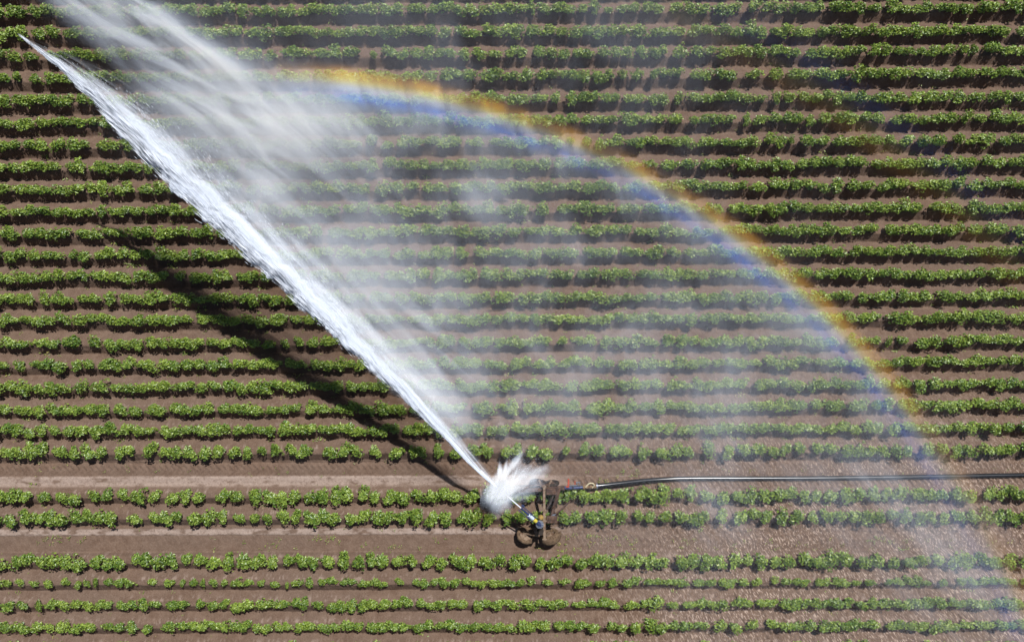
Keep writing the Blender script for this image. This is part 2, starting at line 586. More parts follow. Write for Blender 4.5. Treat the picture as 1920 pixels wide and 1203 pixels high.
def ground():
    xs = graded(-19.0, 19.0, .031, 700)
    ys = graded(-12.6, 12.9, .027, 700)
    X, Y = np.meshgrid(xs, ys)
    Z = soil_height(X, Y)
    px, py = track_lines(X, Y)
    wob = (fbm(X * 1.5, X * 0 + 3, 41, 3) - .5) * 9
    wob2 = (fbm(X * 6, Y * 6, 42, 2) - .5) * 5
    right = sstep(1020, 1090, px)
    # upper track (868 .. 914)
    band = sstep(866, 872, py) * (1 - sstep(890, 896, py + wob2 * .3))
    Z = Z * (1 - band) + band * (.025 + (fbm(X * 10, Y * 10, 5) - .5) * .02)
    lug = np.sin(2 * np.pi * (X * 4.6 + np.abs(py - 882) * .075))
    Z += band * .012 * np.clip(lug * 1.6, -1, 1)
    Z -= .05 * np.exp(-((py - 869 - wob * .25) / 2.2) ** 2)
    slant = np.sin(2 * np.pi * (X * 4.7 - (py - 905) * .055))
    bandr = sstep(896, 902, py) * (1 - sstep(914, 920, py)) * right
    Z = Z * (1 - bandr * .8) + bandr * (.045 + .028 * np.clip(slant * 1.3, -1, 1))
    shelf = sstep(891, 896, py + wob2 * .4) * (1 - sstep(908, 915, py)) * (1 - right)
    Z = Z * (1 - shelf * .85) + shelf * .85 * (.055 + (fbm(X * 9, Y * 9, 6, 3) - .5) * .05)
    # lower track (985 .. 1038)
    low = sstep(1001, 1006, py) * (1 - sstep(1033, 1038, py))
    Z = Z * (1 - low) + low * (.02 + (fbm(X * 9, Y * 9, 8) - .5) * .02 * (1 + 1.2 * right))
    lug2 = np.sin(2 * np.pi * (X * 4.7 + np.abs(py - 1020) * .06))
    Z += low * .007 * np.clip(lug2 * 1.5, -1, 1) * (.4 + right)
    Z -= .045 * np.exp(-((py - 1036 - wob * .2) / 2.0) ** 2)
    shelf2 = sstep(985, 990, py + wob2 * .4) * (1 - sstep(1001, 1005, py + wob2 * .2)) * (1 - right)
    Z = Z * (1 - shelf2 * .85) + shelf2 * .85 * (.055 + (fbm(X * 9, Y * 9, 16, 3) - .5) * .045)
    slant2 = np.sin(2 * np.pi * (X * 4.7 + (py - 986) * .06))
    b2 = sstep(980, 984, py) * (1 - sstep(990, 998, py)) * right
    Z += b2 * .03 * np.clip(slant2 * 1.3, -1, 1)
    crumb = right * sstep(1012, 1016, py) * (1 - sstep(1026, 1031, py)) * sstep(1240, 1400, px)
    Z += crumb * .03 * np.clip(np.sin(2 * np.pi * X * 4.4 + 6 * fbm(X * 2, Y * 2, 77)), 0, 1)
    # pale dried crust
    dry = np.zeros_like(X)
    dry += .85 * shelf * sstep(.30, .62, fbm(X * 3.2, Y * 8, 51, 3) + .15)
    dry += .95 * sstep(990, 993, py + wob2 * .5) * (1 - sstep(1001, 1004, py + wob2 * .4)) * (1 - right) * sstep(.32, .62, fbm(X * 3.2, Y * 8, 52, 3) + .13)
    edge = np.exp(-((py - 1002.5 - wob2 * .2) / 1.3) ** 2) * (1 - right)
    edge += np.exp(-((py - 895 - wob2 * .2) / 1.3) ** 2) * np.where(px < 1300, 1, 0)
    dry += .6 * edge * sstep(.4, .6, fbm(X * 5, Y * 5, 54))
    lowr = sstep(900, 1500, px) * sstep(640, 1000, py)
    spk = fbm(X * 12 + Y * 4, Y * 6.5, 31, 2)
    crumbm = np.clip(lowr * (.5 + 1.5 * (fbm(X * .9, Y * 1.6, 33, 2) - .25)), 0, 1)
    spl = fbm(X * 14, Y * 8, 61, 2)
    for r in ROWS:
        d = Y - row_y(r, X)
        dry += .55 * sstep(.62, .74, spl) * np.exp(-((d - .12) / .1) ** 2) * sstep(560, 900, py)
    dry = np.clip(dry, 0, 1)
    # soil darkened below the jet: soaked, with the spray veil's shade painted in
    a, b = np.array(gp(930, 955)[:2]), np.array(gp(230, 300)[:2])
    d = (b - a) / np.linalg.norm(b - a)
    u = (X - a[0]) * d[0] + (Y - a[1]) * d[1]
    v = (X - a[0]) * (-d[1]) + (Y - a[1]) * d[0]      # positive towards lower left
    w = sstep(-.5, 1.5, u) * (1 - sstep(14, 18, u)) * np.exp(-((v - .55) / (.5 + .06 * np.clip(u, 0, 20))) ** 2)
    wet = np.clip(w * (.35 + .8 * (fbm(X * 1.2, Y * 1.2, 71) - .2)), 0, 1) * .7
    nx, ny = len(xs), len(ys)
    idx = np.arange(nx * ny).reshape(ny, nx)
    Fq = np.stack([idx[:-1, :-1], idx[:-1, 1:], idx[1:, 1:], idx[1:, :-1]], -1).reshape(-1, 4)
    V = np.stack([X, Y, Z], -1).reshape(-1, 3)
    me = np_mesh('field_soil', V, Fq)
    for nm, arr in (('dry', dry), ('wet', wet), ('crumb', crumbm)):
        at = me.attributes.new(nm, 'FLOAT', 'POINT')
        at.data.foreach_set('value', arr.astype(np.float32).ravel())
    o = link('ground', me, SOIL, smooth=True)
    tag(o, 'brown ridged field soil with two flattened wheel tracks', 'ground', kind='structure')
    return o


ground()


# ------------------------------------------------------------------ potato plants
def leaves_mesh(P, N, D, L, W, fold=.25, droop=.25):
    """leaf blades at P, normal N, direction D, length L, width W -> verts, quads"""
    n = len(P)
    N = N / np.linalg.norm(N, axis=1)[:, None]
    D = D - N * (D * N).sum(1)[:, None]
    D = D / np.maximum(np.linalg.norm(D, axis=1), 1e-6)[:, None]
    C = np.cross(N, D)
    L = L[:, None]; W = W[:, None]
    base = P
    tip = P + D * L - N * L * droop
    m1 = P + D * L * .30
    m2 = P + D * L * .68 - N * L * droop * .35
    l1 = m1 + C * W * .5 + N * W * fold
    r1 = m1 - C * W * .5 + N * W * fold
    l2 = m2 + C * W * .42 + N * W * fold * .8
    r2 = m2 - C * W * .42 + N * W * fold * .8
    V = np.stack([base, l1, l2, tip, r2, r1], 1).reshape(-1, 3)
    b = (np.arange(n) * 6)[:, None]
    Fq = np.concatenate([b + np.array([[0, 3, 2, 1]]), b + np.array([[0, 5, 4, 3]])], 1).reshape(-1, 4)
    return V, Fq


def plant_variant(seed, nl=235):
    g = np.random.default_rng(seed)
    # a few stems, each carrying a tuft of leaves: an uneven lumpy crown
    ns = g.integers(5, 9)
    ang = g.uniform(0, 2 * np.pi, ns)
    rad = g.uniform(.02, .20, ns)
    rad[0] *= .3
    tuft = np.stack([np.cos(ang) * rad, np.sin(ang) * rad, g.uniform(.20, .38, ns) - rad * .35], 1)
    tr = g.uniform(.10, .16, ns)
    which = g.integers(0, ns, nl)
    q = g.normal(size=(nl, 3))
    q /= np.linalg.norm(q, axis=1)[:, None]
    q[:, 2] = np.abs(q[:, 2]) * 1.0 - .25
    rr = tr[which] * g.uniform(.35, 1.05, nl) ** .6
    P = tuft[which] + q * rr[:, None] * np.array([1, 1, .85])
    P[:, 2] = np.maximum(P[:, 2], .03)
    N = q * .75 + np.array([0, 0, .7]) + g.normal(size=(nl, 3)) * .5
    D = q * np.array([1, 1, .1]) + g.normal(size=(nl, 3)) * .5
    L = g.uniform(.055, .105, nl)
    W = L * g.uniform(.55, .75, nl)
    V, Fq = leaves_mesh(P - D * 0, N, D, L, W)
    # stems as thin three-sided stalks, drawn as narrow leaf blades standing up
    sp = np.tile(np.array([[0, 0, -.02]]), (ns, 1)) + g.normal(size=(ns, 3)) * np.array([.02, .02, 0])
    sd = tuft - sp
    V2, F2 = leaves_mesh(sp, np.cross(sd, g.normal(size=(ns, 3))), sd, np.linalg.norm(sd, axis=1), np.full(ns, .02), .3, 0)
    Fq = np.concatenate([Fq, F2 + len(V)])
    V = np.concatenate([V, V2])
    return V.astype(np.float32), Fq.astype(np.int32)


VARIANTS = [plant_variant(100 + i) for i in range(14)]
VMESH = []
for i, (v, f) in enumerate(VARIANTS):
    VMESH.append(np_mesh('potato_plant', v, f))
    VMESH[-1].materials.append(LEAF)


def ordinal(n):
    s = 'th' if 10 <= n % 100 <= 20 else {1: 'st', 2: 'nd', 3: 'rd'}.get(n % 10, 'th')
    return '%d%s' % (n, s)


SINGLE = {848: ('just above the upper wheel track', 25.5), 931: ('just below the black hose', 25.0),
          971: ('just above the lower wheel track', 24.5), 1054: ('just below the lower wheel track', 25.5)}


def place_rows():
    bulk_v, bulk_f, nb = [], [], 0
    n_single = 0
    for r in ROWS:
        single = r[0] in SINGLE
        g = np.random.default_rng(abs(int(r[0])) * 7 + 5)
        gaps = [(q, 6.0) if not isinstance(q, tuple) else q for q in r[3]]
        if not gaps:
            gaps = [(float(x), float(g.uniform(5, 12))) for x in np.cumsum(g.uniform(40, 180, 40)) if x < 1920]
        lo, hi = -170, 2090
        x = -20
        ex = []
        while x > lo:
            x -= g.uniform(40, 140)
            ex.append((x, g.uniform(5, 12)))
        x = 1940
        while x < hi:
            x += g.uniform(40, 140)
            ex.append((x, g.uniform(5, 12)))
        allg = sorted(gaps + ex)
        segs = []
        a = lo
        for (c, w) in allg:
            segs.append((a, c - w / 2))
            a = c + w / 2
        segs.append((a, hi))
        size = r[2]
        step = SINGLE[r[0]][1] if single else 23.0 * (size ** .5)
        count = 0
        for (a, b) in segs:
            Ls = b - a
            if Ls < 4: continue
            n = max(1, int(round(Ls / step)))
            for k in range(n):
                cx = a + (k + .5) * Ls / n + (g.uniform(-3, 3) if n > 1 else 0)
                half = Ls / n / 2
                wx = half * S / .27 * (1.42 if n > 1 else 1.0)       # spread along the row
                base = size * g.uniform(.86, 1.14)
                wx = float(np.clip(wx, .55 * base, 1.2 * base))
                wy = base * g.uniform(.86, 1.04) * (.79 + .10 * sstep(500, 900, r[0]))
                hz = base * g.uniform(.85, 1.18) * .95
                if abs(cx - 1019) < 12 and r[0] in (931,):
                    hz *= .7
                gx = (cx - HALF_W) * S * (1 - CAN_Z / H)
                gy = row_y(r, gx) + g.uniform(-.035, .035) + .02 * math.sin(cx * .03 + r[0])
                rot = g.uniform(0, 2 * np.pi)
                vi = int(g.integers(0, len(VARIANTS)))
                infr = -14 < cx < 1934
                if single and infr and n_single < 300:
                    count += 1
                    n_single += 1
                    o = bpy.data.objects.new('potato_plant', VMESH[vi])
                    M = Matrix.Translation((gx, gy, .24)) @ Matrix.Diagonal((wx, wy, hz, 1)) @ Matrix.Rotation(rot, 4, 'Z')
                    # rotate the mesh first, then widen along the row (kept as a plain matrix)
                    o.matrix_world = Matrix.Translation((gx, gy, .24)) @ Matrix.Rotation(rot, 4, 'Z') @ Matrix.Diagonal(((wx + wy) / 2, (wx + wy) / 2, hz, 1))
                    COL.objects.link(o)
                    kindw = 'small' if (wx + wy) / 2 < .74 * size else ('broad' if (wx + wy) / 2 > .93 * size else 'bushy')
                    tag(o, '%s potato plant, %s from the left in the row %s' % (kindw, ordinal(count), SINGLE[r[0]][0]),
                        'potato plant', 'potato plants in the rows beside the wheel tracks')
                else:
                    v, f = VARIANTS[vi]
                    c, s = math.cos(rot), math.sin(rot)
                    xx = (v[:, 0] * c - v[:, 1] * s) * wx + gx
                    yy = (v[:, 0] * s + v[:, 1] * c) * wy + gy
                    zz = v[:, 2] * hz + .24
                    bulk_v.append(np.stack([xx, yy, zz], 1))
                    bulk_f.append(f + nb)
                    nb += len(v)
    me = np_mesh('potato_crop', np.concatenate(bulk_v), np.concatenate(bulk_f))
    o = link('potato_crop', me, LEAF)
    tag(o, 'long straight rows of green potato plants across the whole field', 'potato crop', kind='stuff')
    print('single plants', n_single, 'bulk verts', nb)


place_rows()


def scatter_weeds():
    """small pale seedlings and trailing haulms between the rows"""
    g = np.random.default_rng(55)
    P, N, D, L, W = [], [], [], [], []

    def sprig(px, py, n, spread, size):
        x, y, _ = gp(px, py)
        for k in range(n):
            a = g.uniform(0, 2 * np.pi)
            rr = spread * g.uniform(0, 1)
            P.append((x + math.cos(a) * rr, y + math.sin(a) * rr * .7, .05 + g.uniform(0, .06)))
            N.append((g.normal() * .4, g.normal() * .4, 1))
            D.append((math.cos(a), math.sin(a), .1))
            L.append(size * g.uniform(.6, 1.3))
            W.append(size * g.uniform(.25, .45))
    for r in ROWS:
        if r[0] < -60 or r[0] > 1230: continue
        for q in range(26):
            px = g.uniform(-20, 1940)
            dy = g.choice([-1, 1]) * g.uniform(15, 23)
            t = px / 1920
            py = r[0] + (r[1] - r[0]) * t + dy
            sprig(px, py, int(g.integers(3, 8)), .06, .05)
        for q in range(3):
            px = g.uniform(0, 1920)
            t = px / 1920
            py = r[0] + (r[1] - r[0]) * t + g.choice([-1, 1]) * g.uniform(17, 21)
            sprig(px, py, int(g.integers(14, 26)), .18, .08)
    for q in range(70):                      # the lower wheel track
        sprig(g.uniform(380, 1900), g.uniform(1006, 1030), int(g.integers(3, 9)), .08, .055)
    for (cx, cy, n) in ((1100, 1008, 7), (1170, 1012, 6), (1060, 1012, 4), (620, 1012, 6), (85, 1014, 5), (135, 1013, 5), (1180, 885, 6), (1130, 895, 5), (1650, 1010, 8)):
        for q in range(n):
            sprig(cx + g.uniform(-25, 25), cy + g.uniform(-8, 8), 6, .07, .06)
    for q in range(40):
        sprig(g.uniform(0, 1900), g.uniform(874, 892), int(g.integers(2, 6)), .06, .05)
    V, Fq = leaves_mesh(np.array(P), np.array(N), np.array(D), np.array(L), np.array(W))
    o = link('weeds', np_mesh('weeds', V, Fq), WEED)
    tag(o, 'small yellow green weeds and fallen haulms scattered between the rows', 'weeds', kind='stuff')


scatter_weeds()

# ------------------------------------------------------------------ irrigation cart and gun
RUST = worn('rusty_steel', (.060, .033, .024), (.13, .075, .05), 9, .75, .2, .3)
RUSTPALE = worn('weathered_brass', (.22, .145, .08), (.12, .07, .045), 16, .7, 0, .3)
MUDST = worn('muddy_steel', (.23, .165, .115), (.12, .07, .045), 10, .8, 0, .3)
MUD = worn('dried_mud', (.165, .112, .072), (.09, .058, .038), 12, .95, 0, .1, bump=.8)
MUDDARK = worn('muddy_rubber', (.035, .028, .024), (.12, .08, .055), 9, .85, 0, .2, (.5, .7))
NAVY = worn('navy_paint', (.030, .045, .13), (.06, .075, .15), 30, .35, .2, .5, bump=.05)
STEEL = worn('zinc_steel', (.42, .45, .52), (.30, .32, .36), 40, .3, .8, .5, bump=.05)
PALE = worn('pale_blue_sleeve', (.55, .66, .80), (.75, .78, .82), 40, .35, 0, .5, (.5, .55), bump=.02)
YELLOW = worn('yellow_band', (.72, .60, .06), (.60, .48, .08), 30, .4, 0, .5, bump=.02)
OCHRE = worn('ochre_casting', (.36, .24, .07), (.22, .13, .05), 18, .7, 0, .3)
RED = worn('red_paint', (.42, .055, .022), (.26, .05, .025), 20, .5, 0, .4)
HOSE = worn('black_polyethylene', (.010, .011, .014), (.018, .020, .024), 6, .24, 0, .5, (.5, .75), bump=.02)
ROPE = worn('cream_rope', (.62, .55, .36), (.50, .42, .27), 40, .8, 0, .2)


def cart():
    T = empty('irrigation_cart', gp(1018, 960, 0))
    tag(T, 'rusty muddy steel irrigation cart carrying a blue sprinkler gun at the end of the hose', 'irrigation cart')
    Z = .98
    a = gv(1020, 909, Z); b = gv(1021, 1013, Z)
    m = MB()
    m.bar(a, b, .085, .085, .008)
    for q in (.02, .45, .64, .97):
        p = a.lerp(b, q)
        m.box(p + Vector((0, 0, .05)), (.15, .045, .022), None, .004)
    m.build('crossbeam', MUDST, T)
    # main longitudinal beam
    m = MB()
    m.bar(gv(963, 920, .80), gv(1058, 914, .80), .13, .10, .01)
    m.bar(gv(963, 911, .72), gv(1030, 908, .72), .05, .05, .006)
    m.bar(gv(966, 911, .72), gv(966, 920, .80), .05, .05, .006)
    m.bar(gv(992, 910, .72), gv(992, 918, .80), .05, .05, .006)
    m.build('main_beam', RUST, T)
    # two bracket boxes where the wheel arms bolt on
    for (x0, x1, y0, y1, z) in ((1024, 1045, 915, 927, .88), (1024, 1045, 966, 980, .88)):
        m = MB()
        c = (gv(x0, y0, z) + gv(x1, y1, z)) / 2
        w = abs(gv(x1, y0, z).x - gv(x0, y0, z).x)
        h = abs(gv(x0, y1, z).y - gv(x0, y0, z).y)
        m.box(c, (w, h, .10), None, .01)
        m.box(c + Vector((0, 0, .062)), (w * .96, .035, .02), None, .004)
        for sx in (-.35, .35):
            m.lathe(c + Vector((sx * w, h * .3, .05)), (0, 0, 1), [(0, .018), (.02, .018), (.021, .01)], 8)
        m.build('bracket', RUST, T)
    # curved arm across the rows and the thin strut
    m = MB()
    pts = [gv(1048, 914, .95), gv(1046, 925, .93), gv(1042, 940, .82), gv(1038, 954, .72), gv(1035, 968, .80)]
    for p, q in zip(pts[:-1], pts[1:]):
        m.bar(p, q + (q - p).normalized() * .02, .12, .07, .01)
    m.build('swing_arm', RUST, T)
    m = MB()
    m.tube([gv(1036, 968, .80), gv(1052, 955, .85), gv(1070, 938, .80)], .028, 10)
    m.lathe(gv(1040, 963, .84), (1, .9, .2), [(-.05, .04), (.05, .04)], 12)
    m.build('strut', RUST, T)
    m = MB()
    m.lathe(gv(1038, 966, .87), (0, 0, 1), [(-.04, .055), (.03, .055), (.05, .03)], 14)
    m.bar(gv(1033, 967, .9), gv(1042, 963, .9), .03, .03, .004)
    m.build('hinge_pin', STEEL, T)
    # wheels: two muddy ones run in the lower track, two in the upper
    wheels = [((986, 1003), (.22, .66, .70), .265, .06), ((1031, 1002), (-.28, .93, .40), .235, .07),
              ((1010, 905), (.15, 1, .15), .24, .055), ((1034, 906), (-.1, 1, .12), .22, .05)]
    for (px, py), ax, R, r in wheels:
        low = py > 950
        zc = R + r * .8 + .02
        c = gv(px, py, zc)
        m = MB()
        m.ring(c, ax, R, r, 40, 10, .12 if low else .1, 1.25 if low else 1.1)
        w = m.build('wheel', MUD if low else MUDDARK, T, True)
        m = MB()
        axv = Vector(ax).normalized()
        m.lathe(c, ax, [(-.05, R * .72), (-.045, R * .80), (.0, R * .78), (.012, R * .4), (.05, R * .22), (.07, .05)], 20)
        m.build('rim', MUDST if low else RUST, w, True)
        m = MB()
        m.tube([c, c + axv * .10, Vector((c.x + (gv(1020, 0, Z).x - c.x) * .6, c.y + .08 * (1 if low else -1), .72)), gv(1020, py - 14 if low else py + 8, Z - .03)], .035, 8)
        m.build('axle_arm', MUDST, T)
    # mud guards scooped over the lower wheels
    for (px, py), ax, R, r in wheels[1:2]:
        c = gv(px, py, R + r)
        axv = Vector(ax).normalized()
        u = (Vector((0, 0, 1)) - axv * axv.z).normalized()
        w = axv.cross(u)
        vs, fs = [], []
        n, wd = 22, 7
        for i in range(n):
            t = -1.35 + 2.7 * i / (n - 1)
            for k in range(wd):
                s = -1 + 2 * k / (wd - 1)
                rr = R + r + .05 + .03 * math.cos(s * 1.5) + random.uniform(-.008, .008)
                e = u * math.cos(t) + w * math.sin(t)
                wide = .11 * math.cos(t * .95) + .05
                vs.append(c + e * rr + axv * s * wide)
        for i in range(n - 1):
            for k in range(wd - 1):
                fs.append((i * wd + k, i * wd + k + 1, (i + 1) * wd + k + 1, (i + 1) * wd + k))
        m = MB()
        m.add(vs, fs)
        o = m.build('mudguard', MUD, T, True)
        sol = o.modifiers.new('thickness', 'SOLIDIFY')
        sol.thickness = .02
    # upright post carrying the gun
    m = MB()
    m.lathe(gv(1012, 984, .2), (0, 0, 1), [(0, .09), (.75, .09), (.76, .12), (.82, .12), (.83, .075), (1.15, .075)], 18)
    m.bar(gv(1012, 984, .93), gv(1021, 984, .93), .09, .07, .008)
    m.build('riser_pipe', MUDDARK, T, True)
    m = MB()
    m.lathe(gv(1014, 970, 1.0), (0, 0, 1), [(-.12, .05), (-.09, .085), (-.02, .10), (.04, .09), (.09, .06), (.12, .04)], 18)
    m.tube([gv(1014, 970, 1.0), gv(1013, 977, 1.0), gv(1012, 984, 1.0)], .05, 12)
    m.build('valve', OCHRE, T, True)
    # feed pipe from the coupling to the riser
    m = MB()
    m.tube([gv(1092, 913, .62), gv(1074, 914, .68), gv(1058, 914, .74)], .055, 14)
    m.build('feed_pipe', NAVY, T, True)
    m = MB()
    m.tube([gv(1058, 914, .74), gv(1040, 922, .78), gv(1030, 945, .8), gv(1018, 965, .9), gv(1014, 970, .95)], .045, 12)
    m.lathe(gv(1074, 914, .68), (1, 0, 0), [(-.02, .075), (.02, .075)], 14)
    m.build('supply_pipe', MUDDARK, T, True)
    # red lever bars and clamp
    m = MB()
    m.bar(gv(1066, 897, .8), gv(1065.5, 913, .8), .055, .06, .006)
    m.box(gv(1064, 912, .78), (.10, .05, .06), None, .008)
    m.build('lever', RED, T)
    m = MB()
    m.bar(gv(1078, 901, .78), gv(1078, 908, .78), .03, .05, .004)
    m.build('lever', RED, T)
    m = MB()
    m.bar(gv(1068, 910, .80), gv(1082, 909.5, .80), .035, .04, .004)
    m.bar(gv(1080, 904, .80), gv(1088, 903.5, .80), .03, .03, .004)
    m.bar(gv(1081, 904, .80), gv(1084, 911, .74), .025, .03, .004)
    m.bar(gv(1087, 904, .80), gv(1087, 912, .70), .025, .03, .004)
    m.build('clamp', STEEL, T)
    # ---- the gun
    g0 = gv(1012, 983, 1.38)
    tip = gv(977, 952, 1.78)
    d = (tip - g0).normalized()
    L = (tip - g0).length
    side = d.cross(Vector((0, 0, 1))).normalized()
    G = MB()
    G.lathe(g0, d, [(-.06, .03), (-.05, .07), (.06, .075), (.07, .055), (L * .52, .05), (L * .53, .042), (L * .93, .032), (L * .94, .042), (L, .040), (L + .002, .024)], 20)
    gun = G.build('sprinkler_gun', NAVY, T, True)
    m = MB()
    m.lathe(g0 - Vector((0, 0, .15)), (0, 0, 1), [(0, .12), (.03, .12), (.031, .09), (.11, .09), (.12, .13), (.15, .13), (.151, .08), (.20, .07)], 22)
    for k in range(8):
        a = k * math.pi / 4
        m.lathe(g0 + Vector((math.cos(a) * .105, math.sin(a) * .105, 0)), (0, 0, 1), [(-.02, .016), (.022, .016), (.023, .008)], 6)
    m.build('flange', STEEL, gun, True)
    m = MB()
    m.lathe(g0 + d * L * .19, d, [(0, .060), (.01, .064), (L * .14, .064), (L * .145, .058)], 20)
    m.build('yellow_band', YELLOW, gun, True)
    m = MB()
    m.lathe(g0 + d * L * .36, d, [(0, .060), (.01, .063), (L * .24, .063), (L * .245, .056)], 20)
    m.build('sleeve', PALE, gun, True)
    m = MB()
    for sgn in (-1, 1):
        m.bar(g0 + d * L * .28 + side * sgn * .085 + Vector((0, 0, .02)), g0 + d * L * 1.03 + side * sgn * .085 + Vector((0, 0, .03)), .025, .05, .004)
    m.bar(g0 + d * L * .55 - side * .09 + Vector((0, 0, .03)), g0 + d * L * .55 + side * .09 + Vector((0, 0, .03)), .06, .05, .004)
    m.box(g0 + d * L * 1.02 + side * .1 + Vector((0, 0, .05)), (.10, .08, .05), Matrix((d, side, d.cross(side))).transposed(), .006)
    m.build('drive_arm', NAVY, gun)
    return g0, tip, d


gun_base, gun_tip, gun_dir = cart()


def catmull(pts, n):
    pts = [Vector(p) for p in pts]
    P = [pts[0] * 2 - pts[1]] + pts + [pts[-1] * 2 - pts[-2]]
    out = []
    for i in range(1, len(P) - 2):
        for k in range(n):
            t = k / n
            a, b, c, d = P[i - 1], P[i], P[i + 1], P[i + 2]
            out.append(.5 * ((2 * b) + (c - a) * t + (2 * a - 5 * b + 4 * c - d) * t * t + (3 * b - a - 3 * c + d) * t ** 3))
    out.append(pts[-1])
    return out


def hose():
    T = empty('water_hose', gp(1500, 896, 0))
    tag(T, 'thick black plastic water hose lying along the upper wheel track', 'hose')
    pts = [gv(1118, 910.5, .50), gv(1135, 909, .47), gv(1165, 905.5, .38), gv(1200, 901.5, .26), (gv(1240, 898.5, .15)), gv(1290, 896.5, .105), gv(1400, 896.3, .10), gv(1520, 896, .10),
           gv(1650, 894.6, .10), gv(1780, 892.6, .10), gv(1930, 890, .10), gv(2100, 888, .10), gv(2600, 884, .10), gv(4200, 880, .10)]
    m = MB()
    m.tube(catmull(pts, 7), .078, 20)
    m.build('pipe', HOSE, T, True)
    m = MB()
    c = gv(1092, 913, .62)
    e = gv(1118, 910.5, .50)
    d = (e - c)
    L = d.length
    m.lathe(c, d, [(0, .075), (.03, .085), (.06, .085), (.07, .065), (L * .45, .066), (L * .47, .09), (L * .55, .09), (L * .57, .085), (L * .93, .085), (L * .94, .095), (L * 1.03, .095), (L * 1.04, .08)], 20)
    m.build('coupling', RUSTPALE, T, True)
    m = MB()
    m.tube(catmull([gv(1098, 913, .70), gv(1101, 909, .72), gv(1106, 905.5, .74), gv(1112, 906, .72), (gv(1114, 910, .66)), gv(1110, 914, .60)], 5), .022, 8)
    m.build('tie_rope', ROPE, T, True)
    m = MB()
    m.lathe(gv(1117, 910.6, .51), d, [(0, .100), (.03, .103), (.05, .1)], 20)
    m.build('hose_clip', STEEL, T, True)


hose()


# ------------------------------------------------------------------ water
JET_PTS = [  # photograph x, y of the middle of the jet, its width in pixels there
    (941, 921, 4), (905, 887, 12), (826, 800, 22), (732, 700, 36), (640, 604, 54), (541, 510, 64),
    (428, 403, 70), (324, 302, 72), (255, 232, 62), (174, 165, 40), (106, 112, 20), (50, 75, 6)]
JET_H = [1.85, 2.1, 3.0, 3.9, 4.7, 5.4, 6.1, 6.6, 6.9, 7.15, 7.25, 7.3]


def spline_arrays(n=400):
    A = np.array([(*p, h) for p, h in zip(JET_PTS, JET_H)])
    t = np.r_[0, np.cumsum(np.hypot(np.diff(A[:, 0]), np.diff(A[:, 1])))]
    T = np.linspace(0, t[-1], n)
    out = [np.interp(T, t, A[:, k]) for k in range(4)]
    ker = np.ones(21) / 21
    for k in (0, 1, 2, 3):
        pad = np.r_[2 * out[k][0] - out[k][1:11][::-1], out[k], 2 * out[k][-1] - out[k][-11:-1][::-1]]
        out[k] = np.convolve(pad, ker, 'valid')
    px, py, w, h = out
    k = 1 - h / H
    P = np.stack([(px - HALF_W) * S * k, (HALF_H - py) * S * k, h], 1)
    return P, np.maximum(w, 3) * S * k


def filaments(C, D, L, R):
    """thin drawn-out threads of water: centre, direction, length, radius"""
    n = len(C)
    D = D / np.linalg.norm(D, axis=1)[:, None]
    up = np.tile(np.array([[0.123, .2, 1.0]]), (n, 1))
    U = np.cross(D, up)
    U /= np.linalg.norm(U, axis=1)[:, None]
    Wv = np.cross(D, U)
    L = L[:, None]; R = R[:, None]
    vs = [C - D * L * .5]
    for a in (0, 2.094, 4.189):
        vs.append(C + D * L * .12 + (U * math.cos(a) + Wv * math.sin(a)) * R)
    vs.append(C + D * L * .5)
    V = np.stack(vs, 1).reshape(-1, 3)
    b = (np.arange(n) * 5)[:, None]
    tri = np.array([[0, 2, 1], [0, 3, 2], [0, 1, 3], [4, 1, 2], [4, 2, 3], [4, 3, 1]]).reshape(1, -1)
    return V, (b + tri).reshape(-1, 3)


W_CORE = water_material('white_water', 1.0, (.84, .89, .98))


